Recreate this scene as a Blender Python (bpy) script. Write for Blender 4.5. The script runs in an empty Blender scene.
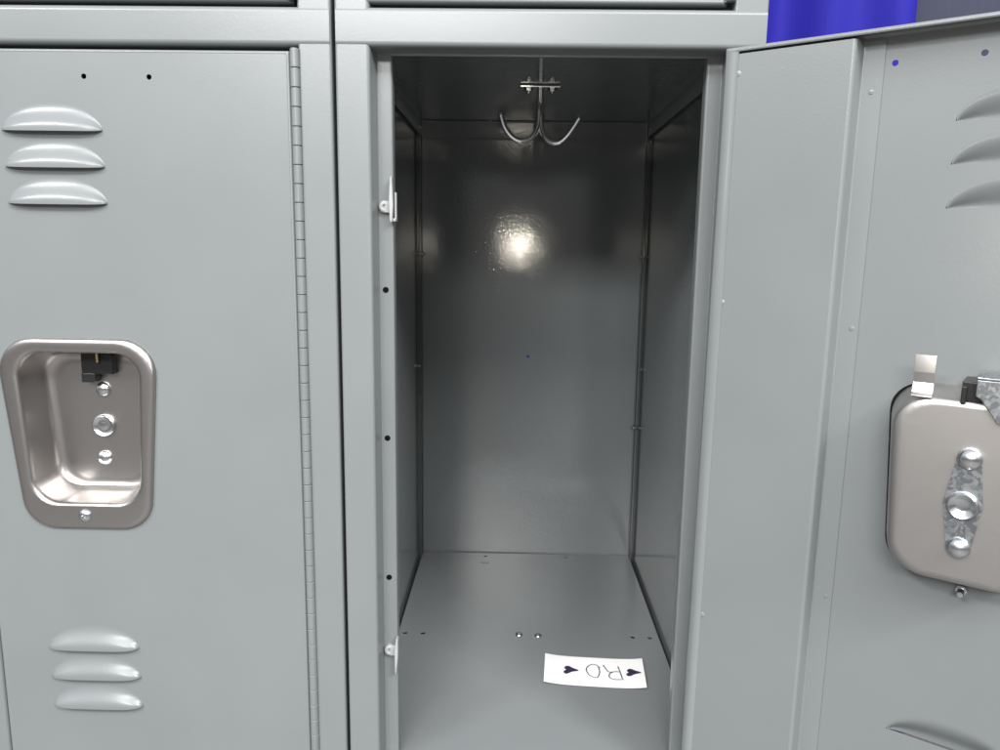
import bpy, bmesh, math, random
from mathutils import Vector, Matrix
random.seed(4)
S = bpy.context.scene
COL = S.collection
PI = math.pi

# ------------------------------------------------------------------ materials
def newmat(name):
    m = bpy.data.materials.new(name); m.use_nodes = True
    nt = m.node_tree; b = nt.nodes['Principled BSDF']
    return m, nt, b

def paint(name, col, rough=.25, bump=.10, scale=700, spec=.5, mottled=.03):
    m, nt, b = newmat(name)
    N, L = nt.nodes, nt.links
    tc = N.new('ShaderNodeTexCoord')
    n1 = N.new('ShaderNodeTexNoise'); n1.inputs['Scale'].default_value = scale; n1.inputs['Detail'].default_value = 3
    L.new(tc.outputs['Object'], n1.inputs['Vector'])
    n3 = N.new('ShaderNodeTexNoise'); n3.inputs['Scale'].default_value = 14; n3.inputs['Detail'].default_value = 1
    L.new(tc.outputs['Object'], n3.inputs['Vector'])
    ad = N.new('ShaderNodeMath'); ad.operation = 'MULTIPLY_ADD'; ad.inputs[1].default_value = 1.0
    L.new(n1.outputs['Fac'], ad.inputs[0]); ad.inputs[2].default_value = 0
    bp = N.new('ShaderNodeBump'); bp.inputs['Strength'].default_value = bump; bp.inputs['Distance'].default_value = .0009
    L.new(ad.outputs[0], bp.inputs['Height']); L.new(bp.outputs[0], b.inputs['Normal'])
    # slight handling marks: soft changes of tone and gloss
    n2 = N.new('ShaderNodeTexNoise'); n2.inputs['Scale'].default_value = 9; n2.inputs['Detail'].default_value = 2; n2.inputs['Roughness'].default_value = .6
    L.new(tc.outputs['Object'], n2.inputs['Vector'])
    cr = N.new('ShaderNodeValToRGB')
    cr.color_ramp.elements[0].position = .3; cr.color_ramp.elements[1].position = .7
    cr.color_ramp.elements[0].color = (*[c*(1-mottled) for c in col], 1)
    cr.color_ramp.elements[1].color = (*[min(1, c*(1+mottled)) for c in col], 1)
    L.new(n2.outputs['Fac'], cr.inputs['Fac']); L.new(cr.outputs['Color'], b.inputs['Base Color'])
    mr = N.new('ShaderNodeMapRange'); mr.inputs['To Min'].default_value = rough-.01; mr.inputs['To Max'].default_value = rough+.02
    L.new(n2.outputs['Fac'], mr.inputs['Value']); L.new(mr.outputs[0], b.inputs['Roughness'])
    b.inputs['Specular IOR Level'].default_value = spec
    return m

def metal(name, col, rough=.3, brush=None, spangle=False, bump=.05, var=.08):
    m, nt, b = newmat(name); N, L = nt.nodes, nt.links
    b.inputs['Metallic'].default_value = 1; b.inputs['Roughness'].default_value = rough
    b.inputs['Base Color'].default_value = (*col, 1)
    tc = N.new('ShaderNodeTexCoord')
    if brush:
        mp = N.new('ShaderNodeMapping'); mp.inputs['Scale'].default_value = brush
        L.new(tc.outputs['Object'], mp.inputs['Vector'])
        n = N.new('ShaderNodeTexNoise'); n.inputs['Scale'].default_value = 1; n.inputs['Detail'].default_value = 3
        L.new(mp.outputs[0], n.inputs['Vector'])
        mr = N.new('ShaderNodeMapRange'); mr.inputs['To Min'].default_value = rough-var; mr.inputs['To Max'].default_value = rough+var
        L.new(n.outputs['Fac'], mr.inputs['Value']); L.new(mr.outputs[0], b.inputs['Roughness'])
        bp = N.new('ShaderNodeBump'); bp.inputs['Strength'].default_value = bump; bp.inputs['Distance'].default_value = .0004
        L.new(n.outputs['Fac'], bp.inputs['Height']); L.new(bp.outputs[0], b.inputs['Normal'])
    if spangle:
        v = N.new('ShaderNodeTexVoronoi'); v.inputs['Scale'].default_value = 420
        L.new(tc.outputs['Object'], v.inputs['Vector'])
        cr = N.new('ShaderNodeValToRGB'); e = cr.color_ramp.elements
        e[0].color = (col[0]*.55, col[1]*.55, col[2]*.57, 1); e[1].color = (*col, 1); e[0].position = .25; e[1].position = .8
        sp = N.new('ShaderNodeSeparateColor'); L.new(v.outputs['Color'], sp.inputs[0])
        L.new(sp.outputs[0], cr.inputs['Fac']); L.new(cr.outputs['Color'], b.inputs['Base Color'])
    return m

def plain(name, col, rough=.5, spec=.5):
    m, nt, b = newmat(name)
    N, L = nt.nodes, nt.links
    tc = N.new('ShaderNodeTexCoord'); n = N.new('ShaderNodeTexNoise'); n.inputs['Scale'].default_value = 300
    L.new(tc.outputs['Object'], n.inputs['Vector'])
    cr = N.new('ShaderNodeValToRGB')
    cr.color_ramp.elements[0].color = (*[c*.94 for c in col], 1); cr.color_ramp.elements[1].color = (*col, 1)
    L.new(n.outputs['Fac'], cr.inputs['Fac']); L.new(cr.outputs['Color'], b.inputs['Base Color'])
    b.inputs['Roughness'].default_value = rough; b.inputs['Specular IOR Level'].default_value = spec
    return m

def cloth(name, col):
    m, nt, b = newmat(name); N, L = nt.nodes, nt.links
    tc = N.new('ShaderNodeTexCoord'); mp = N.new('ShaderNodeMapping'); mp.inputs['Scale'].default_value = (1, 1, .08)
    L.new(tc.outputs['Object'], mp.inputs['Vector'])
    n = N.new('ShaderNodeTexNoise'); n.inputs['Scale'].default_value = 160; n.inputs['Detail'].default_value = 4
    L.new(mp.outputs[0], n.inputs['Vector'])
    cr = N.new('ShaderNodeValToRGB')
    cr.color_ramp.elements[0].color = (*[c*.8 for c in col], 1); cr.color_ramp.elements[1].color = (*col, 1)
    L.new(n.outputs['Fac'], cr.inputs['Fac']); L.new(cr.outputs['Color'], b.inputs['Base Color'])
    b.inputs['Roughness'].default_value = .7; b.inputs['Specular IOR Level'].default_value = .15
    return m

PAINT = paint('grey_enamel', (.150, .163, .167), rough=.30, bump=.05, spec=.5)
PAINT_IN = paint('grey_enamel_inside', (.150, .163, .167), rough=.10, bump=.13, scale=300, spec=.8)
PAINT_SHELF = paint('grey_enamel_shelf', (.166, .179, .184), rough=.24, bump=.05, scale=420, spec=.7)
STEEL = metal('brushed_stainless', (.43, .415, .405), .31, brush=(150, 150, 2200), bump=.004, var=.04)
STEELBK = metal('brushed_stainless_back', (.46, .448, .44), .40, brush=(150, 150, 1800), bump=.005, var=.03)
ZINC = metal('bright_zinc', (.62, .64, .66), .22, brush=(300, 300, 300))
GALV = metal('galvanised', (.45, .48, .50), .38, spangle=True)
CHROME = metal('chromed_wire', (.90, .90, .90), .07)
BRASS = metal('brass', (.80, .62, .30), .25)
BLACK = plain('black_plastic', (.012, .012, .013), .35)
HOLE_SHADE = plain('hole_shade_black', (.004, .004, .004), .8, .05)  # near-black colour standing for the shade inside a hole
NYLON = plain('pale_nylon', (.30, .31, .315), .4)
PAPER = plain('white_card', (.90, .90, .90), .7, .2)
INK = plain('marker_ink', (.03, .018, .05), .5)
PENINK = plain('pen_ink', (.02, .02, .03), .6)
BLUE = cloth('blue_drape_cloth', (.020, .017, .28))
GREYCLOTH = cloth('slate_drape_cloth', (.042, .048, .075))
FLOORM = paint('floor_grey', (.13, .125, .12), rough=.5, scale=60)

# ------------------------------------------------------------------ mesh helpers
def link(name, bm, mat, parent=None, smooth=40, solid=None, soff=0.0, bevel=None, loc=None, flat_faces=None):
    me = bpy.data.meshes.new(name)
    bm.to_mesh(me); bm.free()
    me.materials.append(mat)
    if smooth is not None and flat_faces is None:
        for p in me.polygons: p.use_smooth = True
        me.set_sharp_from_angle(angle=math.radians(smooth))
    o = bpy.data.objects.new(name, me); COL.objects.link(o)
    if parent: o.parent = parent
    if loc: o.location = loc
    if solid:
        md = o.modifiers.new('sheet', 'SOLIDIFY'); md.thickness = solid; md.offset = soff
    if bevel:
        if smooth is None:
            for p in me.polygons: p.use_smooth = True
            smooth = 30; me.set_sharp_from_angle(angle=math.radians(70)); 
        md = o.modifiers.new('edge', 'BEVEL'); md.width = bevel; md.segments = 3; md.limit_method = 'ANGLE'; md.angle_limit = math.radians(40)
    if smooth is not None and flat_faces is None:
        md = o.modifiers.new('normals', 'WEIGHTED_NORMAL'); md.keep_sharp = True; md.weight = 60
    return o

def empty(name, loc=(0, 0, 0), rot=(0, 0, 0), parent=None):
    o = bpy.data.objects.new(name, None); COL.objects.link(o); o.location = loc; o.rotation_euler = rot
    o.empty_display_size = .05
    if parent: o.parent = parent
    return o

def tag(o, label=None, cat=None, kind=None, group=None):
    if label: o['label'] = label
    if cat: o['category'] = cat
    if kind: o['kind'] = kind
    if group: o['group'] = group
    return o

def box(bm, x0, x1, y0, y1, z0, z1):
    vs = [bm.verts.new((x, y, z)) for x in (x0, x1) for y in (y0, y1) for z in (z0, z1)]
    for f in ((0, 1, 3, 2), (4, 6, 7, 5), (0, 4, 5, 1), (2, 3, 7, 6), (0, 2, 6, 4), (1, 5, 7, 3)):
        bm.faces.new([vs[i] for i in f])
    return vs

def rounded(pts, seg=5, closed=False):
    """pts: (u, v, radius) -> polyline with the corners rounded"""
    out = []; n = len(pts)
    for i, (u, v, r) in enumerate(pts):
        if r <= 0 or (not closed and i in (0, n-1)):
            out.append((u, v)); continue
        p = Vector((u, v)); a = Vector(pts[i-1][:2]); b = Vector(pts[(i+1) % n][:2])
        da = (a-p).normalized(); db = (b-p).normalized()
        ang = da.angle(db); t = r/math.tan(ang/2)
        p0 = p+da*t; p1 = p+db*t
        c = p+(da+db).normalized()*(r/math.sin(ang/2))
        v0 = p0-c; v1 = p1-c; th = v0.angle(v1)
        sgn = 1 if v0.x*v1.y-v0.y*v1.x > 0 else -1
        for k in range(seg+1):
            q = Matrix.Rotation(sgn*th*k/seg, 2) @ v0
            out.append((c.x+q.x, c.y+q.y))
    return out

def sheet(bm, prof, a0, a1, axis='z', seg=5):
    """open bent-sheet profile extruded along an axis. profile is (x,y) for z, (y,z) for x"""
    pl = rounded(prof, seg)
    rows = []
    for a in (a0, a1):
        rows.append([bm.verts.new((u, v, a) if axis == 'z' else (a, u, v)) for u, v in pl])
    for i in range(len(pl)-1):
        bm.faces.new((rows[0][i], rows[0][i+1], rows[1][i+1], rows[1][i]))

def lathe(bm, prof, n=20, M=Matrix.Identity(4)):
    """prof: (radius, height) list; axis local z"""
    rings = []
    for r, h in prof:
        if r < 1e-7: rings.append([bm.verts.new(M @ Vector((0, 0, h)))])
        else: rings.append([bm.verts.new(M @ Vector((r*math.cos(2*PI*k/n), r*math.sin(2*PI*k/n), h))) for k in range(n)])
    for a, b in zip(rings, rings[1:]):
        for k in range(n):
            k2 = (k+1) % n
            if len(a) == 1 and len(b) == 1: continue
            if len(a) == 1: bm.faces.new((a[0], b[k2], b[k]))
            elif len(b) == 1: bm.faces.new((a[k], a[k2], b[0]))
            else: bm.faces.new((a[k], a[k2], b[k2], b[k]))

def tube(bm, pts, r, n=10, taper_end=None, closed_ends=True):
    pts = [Vector(p) for p in pts]; rings = []
    up = None
    for i, p in enumerate(pts):
        t = (pts[min(i+1, len(pts)-1)]-pts[max(i-1, 0)]).normalized()
        if up is None:
            up = Vector((0, 1, 0)) if abs(t.y) < .9 else Vector((1, 0, 0))
        u = t.cross(up).normalized(); w = u.cross(t).normalized(); up = w
        rings.append([bm.verts.new(p+(u*math.cos(2*PI*k/n)+w*math.sin(2*PI*k/n))*r) for k in range(n)])
    for a, b in zip(rings, rings[1:]):
        for k in range(n): bm.faces.new((a[k], a[(k+1) % n], b[(k+1) % n], b[k]))
    if closed_ends:
        for ring, p, d in ((rings[0], pts[0], pts[0]-pts[1]), (rings[-1], pts[-1], pts[-1]-pts[-2])):
            c = bm.verts.new(p+d.normalized()*r*.8)
            for k in range(n): bm.faces.new((ring[k], ring[(k+1) % n], c))

def smoothpath(pts, sub=8):
    P = [Vector(p) for p in pts]; P = [P[0]*2-P[1]]+P+[P[-1]*2-P[-2]]; out = []
    for i in range(1, len(P)-2):
        for k in range(sub):
            t = k/sub; a, b, c, d = P[i-1:i+3]
            out.append(.5*((2*b)+(-a+c)*t+(2*a-5*b+4*c-d)*t*t+(-a+3*b-3*c+d)*t**3))
    out.append(P[-2]); return out

def circle(cx, cz, r, n=14):
    return [(cx+r*math.cos(2*PI*k/n), cz+r*math.sin(2*PI*k/n)) for k in range(n)]

def plate(bm, outer_verts, holes, place):
    """fill outer loop (existing verts) minus hole loops ((u,v) lists or vert lists); returns faces"""
    edges = []
    def loop(vs):
        for i in range(len(vs)):
            a, b = vs[i], vs[(i+1) % len(vs)]
            e = bm.edges.get((a, b)) or bm.edges.new((a, b)); edges.append(e)
    loop(outer_verts)
    for h in holes:
        vs = [bm.verts.new(place(u, v)) for u, v in h] if not isinstance(h[0], bmesh.types.BMVert) else h
        loop(vs)
    r = bmesh.ops.triangle_fill(bm, use_beauty=True, use_dissolve=False, edges=edges)
    return [g for g in r['geom'] if isinstance(g, bmesh.types.BMFace)]

def rivet(name, parent, M, r, h, mat, n=20, dimple=False):
    bm = bmesh.new()
    prof = [(r*math.cos(a), h*math.sin(a)) for a in [PI/2*k/6 for k in range(6)]]
    if dimple: prof += [(r*.32, h*.97), (r*.26, h*.35), (0, h*.3)]
    else: prof += [(0, h)]
    lathe(bm, [(r, -h*.3)]+prof, n, M)
    bmesh.ops.recalc_face_normals(bm, faces=bm.faces)
    return link(name, bm, mat, parent, 60)

FRONT = Matrix.Rotation(PI/2, 4, 'X')          # local z -> world -y

# ------------------------------------------------------------------ dimensions (metres)
ZF, ZC = -.1617, .4319
PITCH = ZC-ZF
RB, RT = .4088, .4340                       # visible rail, bottom and top edge
DEPTH = .4600
W0, W1 = .0015, .3035
XSL, XIL, XIR, XSR = .0248, .0377, .2685, .2795
HX = .2773                                  # hinge axis
DOORZ0, DOORZ1 = -.1561, .4052
DW = .2556
DD = .0145                                  # door depth

# ------------------------------------------------------------------ door
LOUV = [.3490, .3235, .2975, -.0545, -.0800, -.1058]
LS0, LS1, LH = .1412, .2148, .0180

def louver(bm, z0):
    """returns hole loop verts; adds the pressed hood"""
    n, mrows = 36, 14
    cs, hw = (LS0+LS1)/2, (LS1-LS0)/2
    cols = []
    for i in range(n+1):
        u = -math.cos(PI*i/n)
        e = max(0, 1-abs(u)**2.3)
        vt = LH*1.04*e**.62 if 0 < i < n else 0
        E = max(0, 1-abs(u)**5)**.5
        col = []
        for j in range(mrows+1):
            t = j/mrows
            s_ = 1-t
            h = .0062*E*(s_*s_*(3-2*s_))**1.25*(1-.10*max(0, s_-.75)*4)
            
            z = z0+vt*t
            if vt == 0 and j > 0: break
            if vt == 0: h = 0
            if j == mrows: h = 0
            col.append(bm.verts.new((-(cs+hw*u), -h, z - (.0012*E if j == 0 else 0))))
        cols.append(col)
    faces = []
    for a, b in zip(cols, cols[1:]):
        if len(a) == 1: 
            for j in range(mrows): faces.append(bm.faces.new((a[0], b[j], b[j+1])))
        elif len(b) == 1:
            for j in range(mrows): faces.append(bm.faces.new((a[j], b[0], a[j+1])))
        else:
            for j in range(mrows): faces.append(bm.faces.new((a[j], b[j], b[j+1], a[j+1])))
    top = [c[-1] for c in cols]             # outline arc incl. both corner points
    return top, faces

def rtrap(sR, sL, zt, zb, slope, rt, rb, seg=7, inset=0.0):
    """rounded trapezoid as (s,z) loop. sR/sL at top; both sides lean in by slope going down"""
    H = zt-zb
    p = [(sR+inset, zt-inset, rt), (sR+inset+slope*H, zb+inset, rb), (sL-inset-slope*H, zb+inset, rb), (sL-inset, zt-inset, rt)]
    return rounded(p, seg, closed=True)

def make_door(parent, loc, rot, full=True, detail=True):
    d = empty('door', loc, rot, parent)
    # door pan is a child mesh of the hinge-side empty
    bm = bmesh.new()
    s0, s1, z0, z1 = .0036, DW, DOORZ0, DOORZ1
    def ring(ins, o, hs=0.0, si=None):
        si = ins if si is None else si
        pl = rounded([(s0+hs+si, z0+ins, .0008), (s1-ins, z0+ins, .0008), (s1-ins, z1-ins, .0008), (s0+hs+si, z1-ins, .0008)], 2, closed=True)
        return [bm.verts.new((-s, o, z)) for s, z in pl]
    lip = ring(.0030, DD, -.0024, .0092); r0 = ring(.0012, DD, -.0024); r0b = ring(0, DD-.0012, -.0024)
    rings = [lip, r0, r0b, ring(0, .0050, -.0024), ring(0, .0030), ring(.0004, .0012), ring(.0012, .0004), ring(.0026, 0)]
    for a, b in zip(rings, rings[1:]):
        for k in range(len(a)):
            k2 = (k+1) % len(a); bm.faces.new((a[k], a[k2], b[k2], b[k]))
    flat = []
    holes = [circle(-.1050, .3862, .0019), circle(-.1521, .3863, .0019)]
    if full:
        holes.append([(-s, z) for s, z in rtrap(.1215, .2225, .1885, .0650, .06, .018, .020)])
        hood = []
        for z in LOUV:
            t, f = louver(bm, z); hood.append(f); holes.append([(v.co.x, v.co.z) for v in t])
    bmesh.ops.recalc_face_normals(bm, faces=bm.faces)
    if full:
        for f_ in hood:
            for f in f_:
                f.normal_update()
                for ed in f.edges:
                    if ed.is_boundary: ed.smooth = False
            if sum(f.normal.y*f.calc_area() for f in f_) > 0: bmesh.ops.reverse_faces(bm, faces=f_)
    flat = plate(bm, [bm.verts.new(v.co) for v in rings[-1]], holes, lambda u, v: (u, 0, v))
    for f in flat:
        f.normal_update()
        if f.normal.y > 0: f.normal_flip()
    bm.faces.ensure_lookup_table()
    fl = set(flat)
    for f in bm.faces: f.smooth = f not in fl
    link('door_skin', bm, PAINT, d, flat_faces=True, solid=.0010, soff=-1)
    # stiffener channel on the hinge side, inside
    bm = bmesh.new()
    sheet(bm, [(-.0990, .0016, 0), (-.0860, .0016, .0016), (-.0836, DD-.0010, .0022), (-.0100, DD-.0010, .0010), (-.0092, DD-.0042, .0005), (-.0092, .0016, 0)], DOORZ0+.004, DOORZ1-.0045, 'z')
    link('stiffener_channel', bm, PAINT, d, solid=.0009)
    # piano hinge
    bm = bmesh.new()
    z = DOORZ0+.002; step = .01335
    while z < DOORZ1-.003:
        lathe(bm, [(0, z), (.0026, z), (.0033, z+.0005), (.0033, z+step-.0007), (.0026, z+step-.0002), (0, z+step-.0002)], 16)
        z += step
    box(bm, -.0098, -.0015, .0018, .0028, DOORZ0+.002, DOORZ1-.003)
    bmesh.ops.recalc_face_normals(bm, faces=bm.faces)
    link('hinge', bm, PAINT, d, 35)
    if not full: return d
    if detail:
        for sx, zz in ((.0105, .3880), (.0100, .2330), (.0110, -.0060), (.0400, .3880), (.0930, .3700), (.0950, .2200), (.0950, .0300)):
            y = DD-.0009 if sx < .08 else .0022
            rivet('weld_nub', d, Matrix.Translation((-sx, y, zz)) @ Matrix.Rotation(-PI/2, 4, 'X'), .0016 if sx > .02 else .0025, .00022 if sx > .05 else (.0004 if sx > .02 else .0009), PAINT, 14)
    # recessed stainless cup
    bm = bmesh.new()
    cup = empty('latch_cup', parent=d)
    O = (.1110, .2350, .1972, .0475, .088, .026, .024)
    P = (.1240, .2200, .1868, .0680, .055, .019, .021)
    loops = []
    def add(a, ins, o): loops.append([bm.verts.new((-s, o, z)) for s, z in rtrap(*a, inset=ins)])
    add(O, .0000, -.0002); add(O, .0000, -.0012); add(O, .0005, -.0024); add(O, .0016, -.0033); add(O, .0035, -.0037)
    add(P, -.0028, -.0037); add(P, -.0012, -.0032); add(P, -.0002, -.0019); add(P, .0003, .0005); add(P, .0014, .010)
    add(P, .0030, .0215); add(P, .0038, .0245); add(P, .0056, .0268); add(P, .0084, .0279); add(P, .0110, .0281)
    for a, b in zip(loops, loops[1:]):
        for k in range(len(a)):
            k2 = (k+1) % len(a); bm.faces.new((a[k], a[k2], b[k2], b[k]))
    f = bm.faces.new(loops[-1]); bmesh.ops.triangulate(bm, faces=[f])
    bmesh.ops.recalc_face_normals(bm, faces=bm.faces)
    c = link('cup_shell', bm, STEEL, d, 50, solid=.0007, soff=0)
    COLREM.append(cup)
    # box seen from the inside of the door
    bm = bmesh.new(); loops = []
    B = (.1226, .2226, .1893, .0668, .055, .021, .022)
    add2 = lambda ins, o: loops.append([bm.verts.new((-s, o, z)) for s, z in rtrap(*B, inset=ins)])
    add2(0, .0012); add2(.0036, .024); add2(.0046, .0272); add2(.0062, .0290); add2(.0090, .0296)
    for a, b in zip(loops, loops[1:]):
        for k in range(len(a)):
            k2 = (k+1) % len(a); bm.faces.new((a[k], a[k2], b[k2], b[k]))
    f = bm.faces.new(loops[-1]); bmesh.ops.triangulate(bm, faces=[f])
    bmesh.ops.recalc_face_normals(bm, faces=bm.faces)
    link('latch_housing', bm, STEELBK, d, 50)
    # rivets through the cup, both sides
    F = lambda s, o, z: Matrix.Translation((-s, o, z)) @ FRONT
    Bk = lambda s, o, z: Matrix.Translation((-s, o, z)) @ Matrix.Rotation(-PI/2, 4, 'X')
    rivet('rivet', d, F(.1700, .0272, .1533), .0060, .0036, ZINC)
    rivet('rivet', d, F(.1728, .0272, .0966), .0060, .0036, ZINC)
    bm = bmesh.new()
    lathe(bm, [(0, .0016), (.0030, .0015), (.0040, .0011), (.0062, .0012), (.0082, .0024), (.0090, .0018), (.0092, -.0005)], 28, F(.1713, .0270, .1236))
    bmesh.ops.recalc_face_normals(bm, faces=bm.faces); link('latch_disc', bm, ZINC, d, 60)
    # face screw at the cup's lower rim and its end inside
    bm = bmesh.new()
    lathe(bm, [(.0052, -.0003), (.0052, .0006), (.0045, .0018), (.0030, .0026), (.0017, .0028), (.0013, .0010), (0, .0008)], 24, F(.1745, -.0037, .0584))
    bmesh.ops.recalc_face_normals(bm, faces=bm.faces); link('screw', bm, ZINC, d, 40)
    bm = bmesh.new()
    lathe(bm, [(.0022, -.002), (.0022, .008), (.0017, .0092), (0, .0094)], 12, Bk(.1745, .002, .0584))
    lathe(bm, [(.0036, 0), (.0036, .0022), (.0028, .0027), (0, .0027)], 6, Bk(.1745, .002, .0584))
    bmesh.ops.recalc_face_normals(bm, faces=bm.faces); link('screw_end', bm, ZINC, d, 30)
    # black catch in the cup with brass pin
    bm = bmesh.new()
    box(bm, -.1825, -.1575, .0200, .0277, .1665, .1830); box(bm, -.1825, -.1715, .0190, .0276, .1600, .1675)
    link('catch', bm, BLACK, d, None, bevel=.0008)
    bm = bmesh.new(); tube(bm, [(-.1680, .0178, .1835), (-.1680, .0178, .1765)], .0010, 8)
    link('catch_pin', bm, BRASS, d)
    # galvanised diamond plate on the housing back
    bm = bmesh.new()
    pl = rounded([(.1662, .1565, .004), (.1772, .1565, .004), (.1812, .1220, .004), (.1768, .0895, .004), (.1660, .0895, .004), (.1608, .1220, .004)], 4, closed=True)
    a = [bm.verts.new((-s, .0297, z)) for s, z in pl]; b = [bm.verts.new((-s, .0313, z)) for s, z in pl]
    bm.faces.new(b)
    for k in range(len(a)): bm.faces.new((a[k], a[(k+1) % len(a)], b[(k+1) % len(a)], b[k]))
    bmesh.ops.recalc_face_normals(bm, faces=bm.faces)
    link('latch_plate', bm, GALV, d, 30)
    rivet('rivet', d, Bk(.1717, .0313, .1508), .0068, .0050, ZINC)
    rivet('rivet', d, Bk(.1714, .0313, .0956), .0068, .0050, ZINC)
    bm = bmesh.new()
    lathe(bm, [(0, .0010), (.0025, .0009), (.0045, .0012), (.0062, .0030), (.0075, .0034), (.0086, .0022), (.0088, -.0005)], 28, Bk(.1711, .0313, .1221))
    bmesh.ops.recalc_face_normals(bm, faces=bm.faces); link('latch_disc', bm, ZINC, d, 60)
    # bent tab over the housing
    bm = bmesh.new()
    sheet(bm, [(.0262, .2095, 0), (.0262, .1990, .001), (.0250, .1925, .001), (.0272, .1860, .001), (.0302, .1845, 0)], -.1482, -.1372, 'x')
    link('housing_tab', bm, STEELBK, d, solid=.0012)
    # black slide and galvanised lever
    bm = bmesh.new()
    box(bm, -.1735, -.1632, .0040, .0285, .1850, .1962); box(bm, -.1660, -.1632, .0285, .0310, .1830, .1935)
    link('slide', bm, BLACK, d, None, bevel=.0006)
    bm = bmesh.new()
    pl = [(.1705, .1985), (.1705, .1890), (.1735, .1870), (.1830, .1740), (.2060, .1740), (.2060, .1985)]
    a = [bm.verts.new((-s, .0318, z)) for s, z in pl]; b = [bm.verts.new((-s, .0334, z)) for s, z in pl]
    bm.faces.new(a); bm.faces.new(b)
    for k in range(len(a)): bm.faces.new((a[k], a[(k+1) % len(a)], b[(k+1) % len(a)], b[k]))
    box(bm, -.2060, -.1705, .0060, .0334, .1987, .2001)
    bmesh.ops.recalc_face_normals(bm, faces=bm.faces)
    link('latch_lever', bm, GALV, d, None, bevel=.0005)
    return d
COLREM = []

# ------------------------------------------------------------------ locker
def make_locker(x, open_door):
    L = empty('metal_locker', (x, 0, ZF-PITCH))
    T = Matrix.Translation((0, 0, -(ZF-PITCH)))
    def fin(o):
        o.data.transform(T); return o
    zb, zt = ZF-PITCH-.02, ZC+PITCH+.004
    # stiles
    bm = bmesh.new()
    sheet(bm, [(W0, .032, 0), (W0, .0010, .0014), (XSL if open_door else .0208, .0010, .0022), (XSL+.0020 if open_door else .0214, .0200, .0012), (XIL, .0200, .0010), (XIL, .0290, 0)], zb, zt)
    fin(link('stile', bm, PAINT, L, solid=.0012))
    bm = bmesh.new()
    sheet(bm, [(W1, .032, 0), (W1, .0010, .0014), (.2812, .0010, .0012), (.2796, .0200, .0012), (XIR, .0200, .0010), (XIR, .0290, 0)], zb, zt)
    fin(link('stile', bm, PAINT, L, solid=.0012))
    # rails
    for k in (-1, 0, 1):
        dz = (k)*PITCH
        bm = bmesh.new()
        sheet(bm, [(.0220, RT+dz, 0), (.0002, RT+dz, .0034), (.0002, RB+dz, .0030), (.0205, RB+dz, .0010), (.0205, RB-.0020+dz, 0)], W0+.0003, W1-.0003, 'x')
        fin(link('rail', bm, PAINT, L, solid=.0012))
    # side sheets, back sheet
    for xs in (W0, W1):
        s = 1 if xs < .1 else -1
        bm = bmesh.new()
        sheet(bm, [(xs, .0330, 0), (xs, DEPTH+.0020, .0012), (xs+s*.0048, DEPTH+.0020, .0008), (xs+s*.0048, DEPTH-.0080, 0)], zb, zt)
        fin(link('side_panel', bm, PAINT_IN, L, solid=.0009))
    bm = bmesh.new()
    y = DEPTH+.0045
    ov = [bm.verts.new(q) for q in ((W0, y, zb), (W1, y, zb), (W1, y, zt), (W0, y, zt))]
    hs = [circle(.1504, .1231, .0019)] if open_door else []
    plate(bm, ov, hs, lambda u, v: (u, y, v))
    o = fin(link('back_panel', bm, PAINT_IN, L, None, solid=.0009))
    # shelves with turned down flanges
    for k in (-1, 0, 1):
        zz = ZF+k*PITCH
        bm = bmesh.new()
        def rr(ins, z): 
            return [bm.verts.new((u, v, z)) for u, v in rounded([(W0+.0032+ins, .0222+ins, .001), (W1-.0032-ins, .0222+ins, .001), (W1-.0032-ins, DEPTH+.0020-ins, .001), (W0+.0032+ins, DEPTH+.0020-ins, .001)], 2, closed=True)]
        rings = [rr(0, zz-.0190 if k > -5 else zz), rr(0, zz-.0012), rr(.0004, zz-.0004), rr(.0012, zz)]
        for a, b in zip(rings, rings[1:]):
            for i in range(len(a)): bm.faces.new((a[i], a[(i+1) % len(a)], b[(i+1) % len(a)], b[i]))
        hs = [circle(u, v, .0029, 12) for u, v in ((.0131, .2303), (.0334, .2306), (.2705, .2318), (.2893, .2309), (.0957, .4495), (.2094, .4505))]
        for u, v in ((.0957, .4275), (.2095, .4310)):
            hs.append([(u-.0055, v-.0012), (u+.0055, v-.0012), (u+.0055, v+.0012), (u-.0055, v+.0012)])
        fl = plate(bm, rings[-1], hs, lambda u, v: (u, v, zz))
        bmesh.ops.recalc_face_normals(bm, faces=bm.faces)
        if fl[0].normal.z < 0: bmesh.ops.reverse_faces(bm, faces=bm.faces)
        fs = set(fl)
        for f in bm.faces: f.smooth = f not in fs
        fin(link('shelf', bm, PAINT_SHELF if k == 0 else PAINT_IN, L, flat_faces=True, solid=.0009, soff=-1))
    return L, T

def bolt(bm, M, r=.0034, h=.0026):
    lathe(bm, [(r*1.5, 0), (r*1.5, .0006), (r*1.1, .0006), (r*1.1, h), (r*.85, h+.0004), (0, h+.0004)], 6, M)
    lathe(bm, [(r*.5, h), (r*.5, h+.0022), (0, h+.0024)], 10, M)

# open locker
LB, T = make_locker(0, True)
tag(LB, 'grey metal locker standing open and empty but for a coat hook and a card', 'locker')
LA, _ = make_locker(-.3058, False)
tag(LA, 'grey metal locker with its door shut, left of the open one', 'locker')
base = ZF-PITCH
make_door(LA, (HX+.0008, 0, -base), (0, 0, 0))
make_door(LA, (HX+.0008, 0, -base+PITCH), (0, 0, 0), full=False)
dopen = make_door(LB, (HX, -.0003, -base), (0, math.radians(-.33), math.radians(180-34.84)))
dopen['label'] = 'door swung wide open, its inner side showing'
make_door(LB, (HX, 0, -base+PITCH), (0, 0, 0), full=False)
for e in COLREM: bpy.data.objects.remove(e)

def part(name, bm, mat, **k):
    bmesh.ops.recalc_face_normals(bm, faces=bm.faces)
    o = link(name, bm, mat, LB, **k); o.data.transform(T); return o

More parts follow.
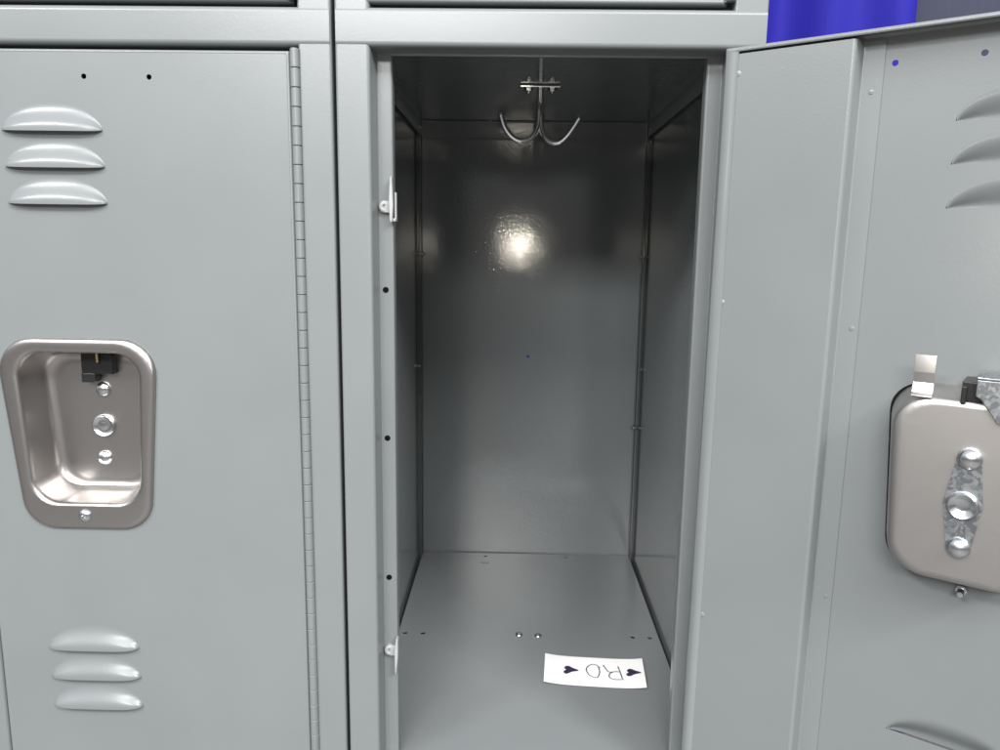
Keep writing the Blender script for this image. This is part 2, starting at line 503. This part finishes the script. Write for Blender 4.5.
# strikes on the left stile
for z in (.2986, -.0611):
    up = 1 if z > 0 else -1
    bm = bmesh.new()
    lathe(bm, [(.0046, 0), (.0046, .0030), (.0038, .0040), (.0016, .0042), (.0013, .0024), (0, .0024)], 24, Matrix.Translation((.0322, .0192, z)) @ FRONT)
    box(bm, .0322, .0380, .0152, .0190, z-.0046, z+.0042)
    part('strike', bm, NYLON, smooth=40, bevel=.0007)
    bm = bmesh.new()
    if up > 0:
        pl = [(.0364, z-.0110), (.0382, z-.0120), (.0392, z+.0010), (.0384, z+.0220), (.0368, z+.0215), (.0358, z+.0060)]
    else:
        pl = [(.0368, z-.0170), (.0378, z-.0205), (.0394, z-.0040), (.0396, z+.0110), (.0380, z+.0125), (.0366, z+.0020)]
    a = [bm.verts.new((u, .0120, v)) for u, v in pl]; b = [bm.verts.new((u, .0185, v)) for u, v in pl]
    bm.faces.new(a); bm.faces.new(b)
    for k in range(len(a)): bm.faces.new((a[k], a[(k+1) % len(a)], b[(k+1) % len(a)], b[k]))
    part('strike_blade', bm, NYLON, smooth=None, bevel=.0008)
    if up > 0:
        bm = bmesh.new(); box(bm, .0398, .0412, .0150, .0200, z-.0110, z+.0105)
        box(bm, .0380, .0412, .0150, .0162, z-.0110, z-.0085)
        part('strike_blade', bm, NYLON, smooth=None, bevel=.0006)
for z in (.2362, .1191, .0017):  # no holes cut here: black discs paint the shade inside them
    bm = bmesh.new()
    lathe(bm, [(.0024, .0006), (.0023, .0009), (0, .0009)], 16, Matrix.Translation((.0318, .0201, z)) @ FRONT)
    part('rivet_hole_shade', bm, HOLE_SHADE)

# rear corner bolts
for x_, z_, sgn in ((W0+.0098, .2606, 1), (W1-.0098, .2602, -1), (W1-.0098, .0277, -1)):
    bm = bmesh.new(); bolt(bm, Matrix.Translation((x_-sgn*.0045, DEPTH-.0040, z_)) @ Matrix.Rotation(sgn*PI/2, 4, 'Y'), .0024, .0020)
    bolt(bm, Matrix.Translation((x_-sgn*.0054, DEPTH-.0040, z_)) @ Matrix.Rotation(-sgn*PI/2, 4, 'Y'), .0022, .0018)
    part('bolt', bm, ZINC if z_ < .1 else PAINT_IN, smooth=30)
for x_, s_ in ((W0+.001, 1), (W1-.001, -1)):
    bm = bmesh.new(); bolt(bm, Matrix.Translation((x_+s_*.0005, .4350, .4205)) @ Matrix.Rotation(s_*PI/2, 4, 'Y'), .0026, .0020)
    part('bolt', bm, ZINC, smooth=30)
    bm = bmesh.new(); bolt(bm, Matrix.Translation((x_+s_*.0005, .4380, .1120)) @ Matrix.Rotation(s_*PI/2, 4, 'Y'), .0020, .0014)
    part('bolt', bm, ZINC, smooth=30)
# screws in the locker floor (they hold the hook of the compartment below)
for x_, y_ in ((.1421, .2310), (.1635, .2297)):
    bm = bmesh.new(); lathe(bm, [(.0042, 0), (.0040, .0012), (.0028, .0022), (.0014, .0024), (.0010, .0010), (0, .0010)], 20, Matrix.Translation((x_, y_, ZF)))
    part('shelf_screw', bm, ZINC, smooth=50)

# turned-in back flange under the ceiling shelf
bm = bmesh.new()
sheet(bm, [(DEPTH-.0100, ZC-.0016, 0), (DEPTH-.0042, ZC-.0016, .001), (DEPTH-.0046, .4100, 0)], W0+.0036, W1-.0036, 'x')
part('shelf_flange', bm, PAINT_IN, solid=.0009)
bm = bmesh.new()
for u in (.118, .185):
    bm = bmesh.new()
    ring = [(u+.005*math.cos(2*PI*k/16), DEPTH-.0056, .421+.0022*math.sin(2*PI*k/16)) for k in range(17)]
    tube(bm, ring, .0005, 6, closed_ends=False)
    part('flange_embossing', bm, PAINT_IN)

# double coat hook under the ceiling
hook = empty('coat_hook', (0, 0, 0), parent=LB)
def hp(name, bm, mat, **k):
    bmesh.ops.recalc_face_normals(bm, faces=bm.faces)
    o = link(name, bm, mat, hook, **k); o.data.transform(T); return o
HYc = .2360
bm = bmesh.new(); box(bm, .1330, .1735, HYc-.0055, HYc+.0055, ZC-.0034, ZC-.0017)
hp('base_strap', bm, CHROME, smooth=None, bevel=.0006)
for x_ in (.1415, .1652):
    bm = bmesh.new(); bolt(bm, Matrix.Translation((x_, HYc, ZC-.0034)) @ Matrix.Rotation(PI, 4, 'X'), .0036, .0032)
    hp('bolt', bm, ZINC, smooth=30)
bm = bmesh.new()
def arc(pts): return smoothpath([(u, HYc-.002+yy, v) for u, v, yy in pts], 8)
tube(bm, arc([(.1527, .4300, 0), (.1526, .4180, 0), (.1524, .4060, 0), (.1517, .3930, -.001), (.1485, .3835, -.002), (.1420, .3778, -.003), (.1330, .3765, -.005), (.1242, .3808, -.008), (.1177, .3890, -.011), (.1135, .4012, -.014)]), .0029, 12)
hp('hook_prong', bm, CHROME, smooth=60)
bm = bmesh.new()
tube(bm, arc([(.1541, .4300, 0), (.1541, .4150, 0), (.1543, .4020, 0), (.1550, .3890, -.001), (.1588, .3800, -.002), (.1655, .3752, -.003), (.1735, .3757, -.005), (.1805, .3812, -.008), (.1865, .3890, -.011), (.1925, .3985, -.014)]), .0029, 12)
hp('hook_prong', bm, CHROME, smooth=60)

# ------------------------------------------------------------------ card lying on the locker floor
ct = (.2190, .1575)
tagroot = empty('name_card', (ct[0], ct[1], ZF))
tag(tagroot, 'white card handwritten R O between two hearts, on the open locker floor', 'card')
corn = [(.1698, .1877), (.2725, .1817), (.2685, .1276), (.1663, .1344)]
bm = bmesh.new(); nx = 16; grid = []
for i in range(nx+1):
    t = i/nx; row = []
    for j in range(5):
        s = j/4
        a = Vector(corn[3]).lerp(Vector(corn[2]), t); b = Vector(corn[0]).lerp(Vector(corn[1]), t); p = a.lerp(b, s)
        row.append(bm.verts.new((p.x-ct[0], p.y-ct[1], .0006+.0024*(2*t-1)**4)))
    grid.append(row)
for i in range(nx):
    for j in range(4): bm.faces.new((grid[i][j], grid[i+1][j], grid[i+1][j+1], grid[i][j+1]))
bmesh.ops.recalc_face_normals(bm, faces=bm.faces)
link('card', bm, PAPER, tagroot, solid=.0003, soff=-1)
def zc(x_):
    t = (x_-.1680)/.1030; return .00065+.0024*(2*t-1)**4
def heart(pts):
    bm = bmesh.new(); sp = smoothpath([(u, v, 0) for u, v in pts+[pts[0]]], 5)[:-1]
    a = [bm.verts.new((p.x-ct[0], p.y-ct[1], zc(p.x)+.0004)) for p in sp]
    bm.faces.new(a); bmesh.ops.triangulate(bm, faces=bm.faces[:])
    for f in bm.faces:
        if f.normal.z < 0: f.normal_flip()
    link('drawn_heart', bm, INK, tagroot, None)
heart([(.1905, .1598), (.1888, .1630), (.1902, .1664), (.1938, .1672), (.1975, .1640), (.2035, .1592), (.1960, .1560), (.1910, .1524), (.1880, .1535), (.1877, .1570)])
heart([(.2545, .1565), (.2533, .1598), (.2550, .1630), (.2582, .1632), (.2615, .1602), (.2675, .1551), (.2602, .1528), (.2552, .1500), (.2522, .1512), (.2520, .1545)])
def stroke(bm, pts, w=.00055):
    sp = smoothpath([(u, v, 0) for u, v in pts], 5); prev = None
    for i, p in enumerate(sp):
        t = (sp[min(i+1, len(sp)-1)]-sp[max(i-1, 0)]); t.normalize(); nrm = Vector((-t.y, t.x, 0))*w
        z = zc(p.x)+.0005
        a = bm.verts.new((p.x+nrm.x-ct[0], p.y+nrm.y-ct[1], z)); b = bm.verts.new((p.x-nrm.x-ct[0], p.y-nrm.y-ct[1], z))
        if prev: bm.faces.new((prev[0], a, b, prev[1]))
        prev = (a, b)
bm = bmesh.new()
stroke(bm, [(.2261, .1647), (.2225, .1703), (.2174, .1708), (.2126, .1653), (.2115, .1592), (.2134, .1519), (.2171, .1476), (.2211, .1467), (.2236, .1516), (.2251, .159), (.2244, .1660)])
link('written_letter', bm, PENINK, tagroot, None)
bm = bmesh.new()
stroke(bm, [(.2451, .1682), (.246, .158), (.2467, .1453)])
stroke(bm, [(.2480, .1440), (.239, .1439), (.234, .1476), (.2353, .155), (.2408, .1582), (.2459, .1577)])
stroke(bm, [(.2408, .1582), (.2346, .1576), (.2321, .1631), (.2301, .1706)])
link('written_letter', bm, PENINK, tagroot, None)

# ------------------------------------------------------------------ drapes behind
def drape(name, x0, x1, y, mat, label, seed, amp=.03, wl=.13, z0=-.8, z1=1.6):
    r = random.Random(seed); bm = bmesh.new(); n = int((x1-x0)/.008); cols = []
    ph = r.random()*6
    for i in range(n+1):
        x = x0+(x1-x0)*i/n; c = []
        for j in range(9):
            t = j/8; k = 1-.35*t
            yy = amp*k*(math.sin(2*PI*x/wl+ph+.8*math.sin(5*x))+.45*math.sin(2*PI*x/(wl*.43)+2*ph+.2*t))
            c.append(bm.verts.new((x, yy, z0+(z1-z0)*t)))
        cols.append(c)
    for a, b in zip(cols, cols[1:]):
        for j in range(8): bm.faces.new((a[j], b[j], b[j+1], a[j+1]))
    o = link(name, bm, mat, None, 80, solid=.001); o.location = (0, y, 0)
    tag(o, label, 'curtain'); return o
drape('curtain', -1.6, .8535, .95, BLUE, 'bright blue hanging drape behind the lockers', 3, wl=.31, amp=.04)
drape('curtain', .862, 2.6, .97, GREYCLOTH, 'dark slate grey drape right of the blue one', 5, amp=.008, wl=.5)
bm = bmesh.new(); tube(bm, [(-1.7, 0, 1.62), (2.7, 0, 1.62)], .019, 14)
tag(link('curtain_rail', bm, ZINC, None, loc=(0, .96, 0)), 'metal pipe that the drapes behind the lockers hang from', 'rail')

# ------------------------------------------------------------------ floor the lockers stand on
bm = bmesh.new(); zf = ZF-PITCH-.02
vs = [bm.verts.new(q) for q in ((-6, -8, zf), (6, -8, zf), (6, 3, zf), (-6, 3, zf))]; bm.faces.new(vs)
tag(link('floor', bm, FLOORM, None, None), kind='structure')

# ------------------------------------------------------------------ lamps
def area(name, loc, target, sx, sy, power, col):
    l = bpy.data.lights.new(name, 'AREA'); l.shape = 'RECTANGLE'; l.size = sx; l.size_y = sy; l.energy = power; l.color = col
    o = bpy.data.objects.new(name, l); COL.objects.link(o); o.location = loc
    o.rotation_euler = (Vector(target)-Vector(loc)).to_track_quat('-Z', 'Y').to_euler(); return o
area('hall_lamp', (-.5, -3.6, 1.75), (.1, 0, .15), 1.6, .45, 100, (1, .985, .97))
area('hall_lamp', (.2, -2.6, 2.9), (.1, 0, .15), 3.2, 1.6, 170, (1, .985, .97))
area('hall_lamp', (-2.1, -2.3, 2.25), (.2, 0, .15), .9, .35, 80, (1, .985, .97))
area('hall_lamp', (2.4, -2.8, 2.8), (.3, 0, .15), 1.0, .6, 170, (1, .985, .97))
fl = bpy.data.lights.new('camera_flash', 'AREA'); fl.shape = 'DISK'; fl.size = .014; fl.energy = .40; fl.color = (1, .92, .78)
fo = bpy.data.objects.new('camera_flash', fl); COL.objects.link(fo); fo.location = (.1402, -.560, .2785); fo.rotation_euler = (math.radians(81), 0, 0)

w = bpy.data.worlds.new('World'); S.world = w; w.use_nodes = True
N, Lk = w.node_tree.nodes, w.node_tree.links
bg = N['Background']
tc = N.new('ShaderNodeTexCoord'); sp = N.new('ShaderNodeSeparateXYZ'); Lk.new(tc.outputs['Generated'], sp.inputs[0])
mr = N.new('ShaderNodeMapRange'); mr.inputs['From Min'].default_value = -1; mr.inputs['From Max'].default_value = 1
Lk.new(sp.outputs['Z'], mr.inputs['Value'])
cr = N.new('ShaderNodeValToRGB'); e = cr.color_ramp.elements
e[0].position = 0; e[0].color = (.16, .15, .14, 1); e[1].position = 1; e[1].color = (.80, .81, .84, 1)
for p_, c_ in ((.44, (.17, .16, .155)), (.54, (.20, .20, .20)), (.66, (.62, .63, .66))):
    q = e.new(p_); q.color = (*c_, 1)
nz = N.new('ShaderNodeTexNoise'); nz.inputs['Scale'].default_value = 3.2; nz.inputs['Detail'].default_value = 2
Lk.new(tc.outputs['Generated'], nz.inputs['Vector'])
ad = N.new('ShaderNodeMath'); ad.operation = 'MULTIPLY_ADD'; ad.inputs[1].default_value = .22
sb = N.new('ShaderNodeMath'); sb.operation = 'SUBTRACT'; sb.inputs[1].default_value = .11
Lk.new(nz.outputs['Fac'], ad.inputs[0]); Lk.new(mr.outputs[0], ad.inputs[2]); Lk.new(ad.outputs[0], sb.inputs[0])
Lk.new(sb.outputs[0], cr.inputs['Fac']); Lk.new(cr.outputs['Color'], bg.inputs['Color']); bg.inputs['Strength'].default_value = 1.15

# ------------------------------------------------------------------ camera
cam = bpy.data.cameras.new('camera'); co = bpy.data.objects.new('camera', cam); COL.objects.link(co)
R = Vector((.999706, .020238, .013318)); U = Vector((-.016484, .165370, .986094)); D = Vector((-.017754, .986024, -.165655))
M = Matrix((( R.x, U.x, -D.x, .1309), (R.y, U.y, -D.y, -.5604), (R.z, U.z, -D.z, .2688), (0, 0, 0, 1)))
co.matrix_world = M
cam.sensor_width = 36; cam.lens = 36*.7533; cam.clip_start = .01; cam.clip_end = 200
S.camera = co
S.view_settings.view_transform = 'Standard'; S.view_settings.look = 'None'; S.view_settings.exposure = 0; S.view_settings.gamma = 1
S.cycles.max_bounces = 10; S.cycles.glossy_bounces = 6; S.cycles.diffuse_bounces = 5
S.cycles.sample_clamp_indirect = 6
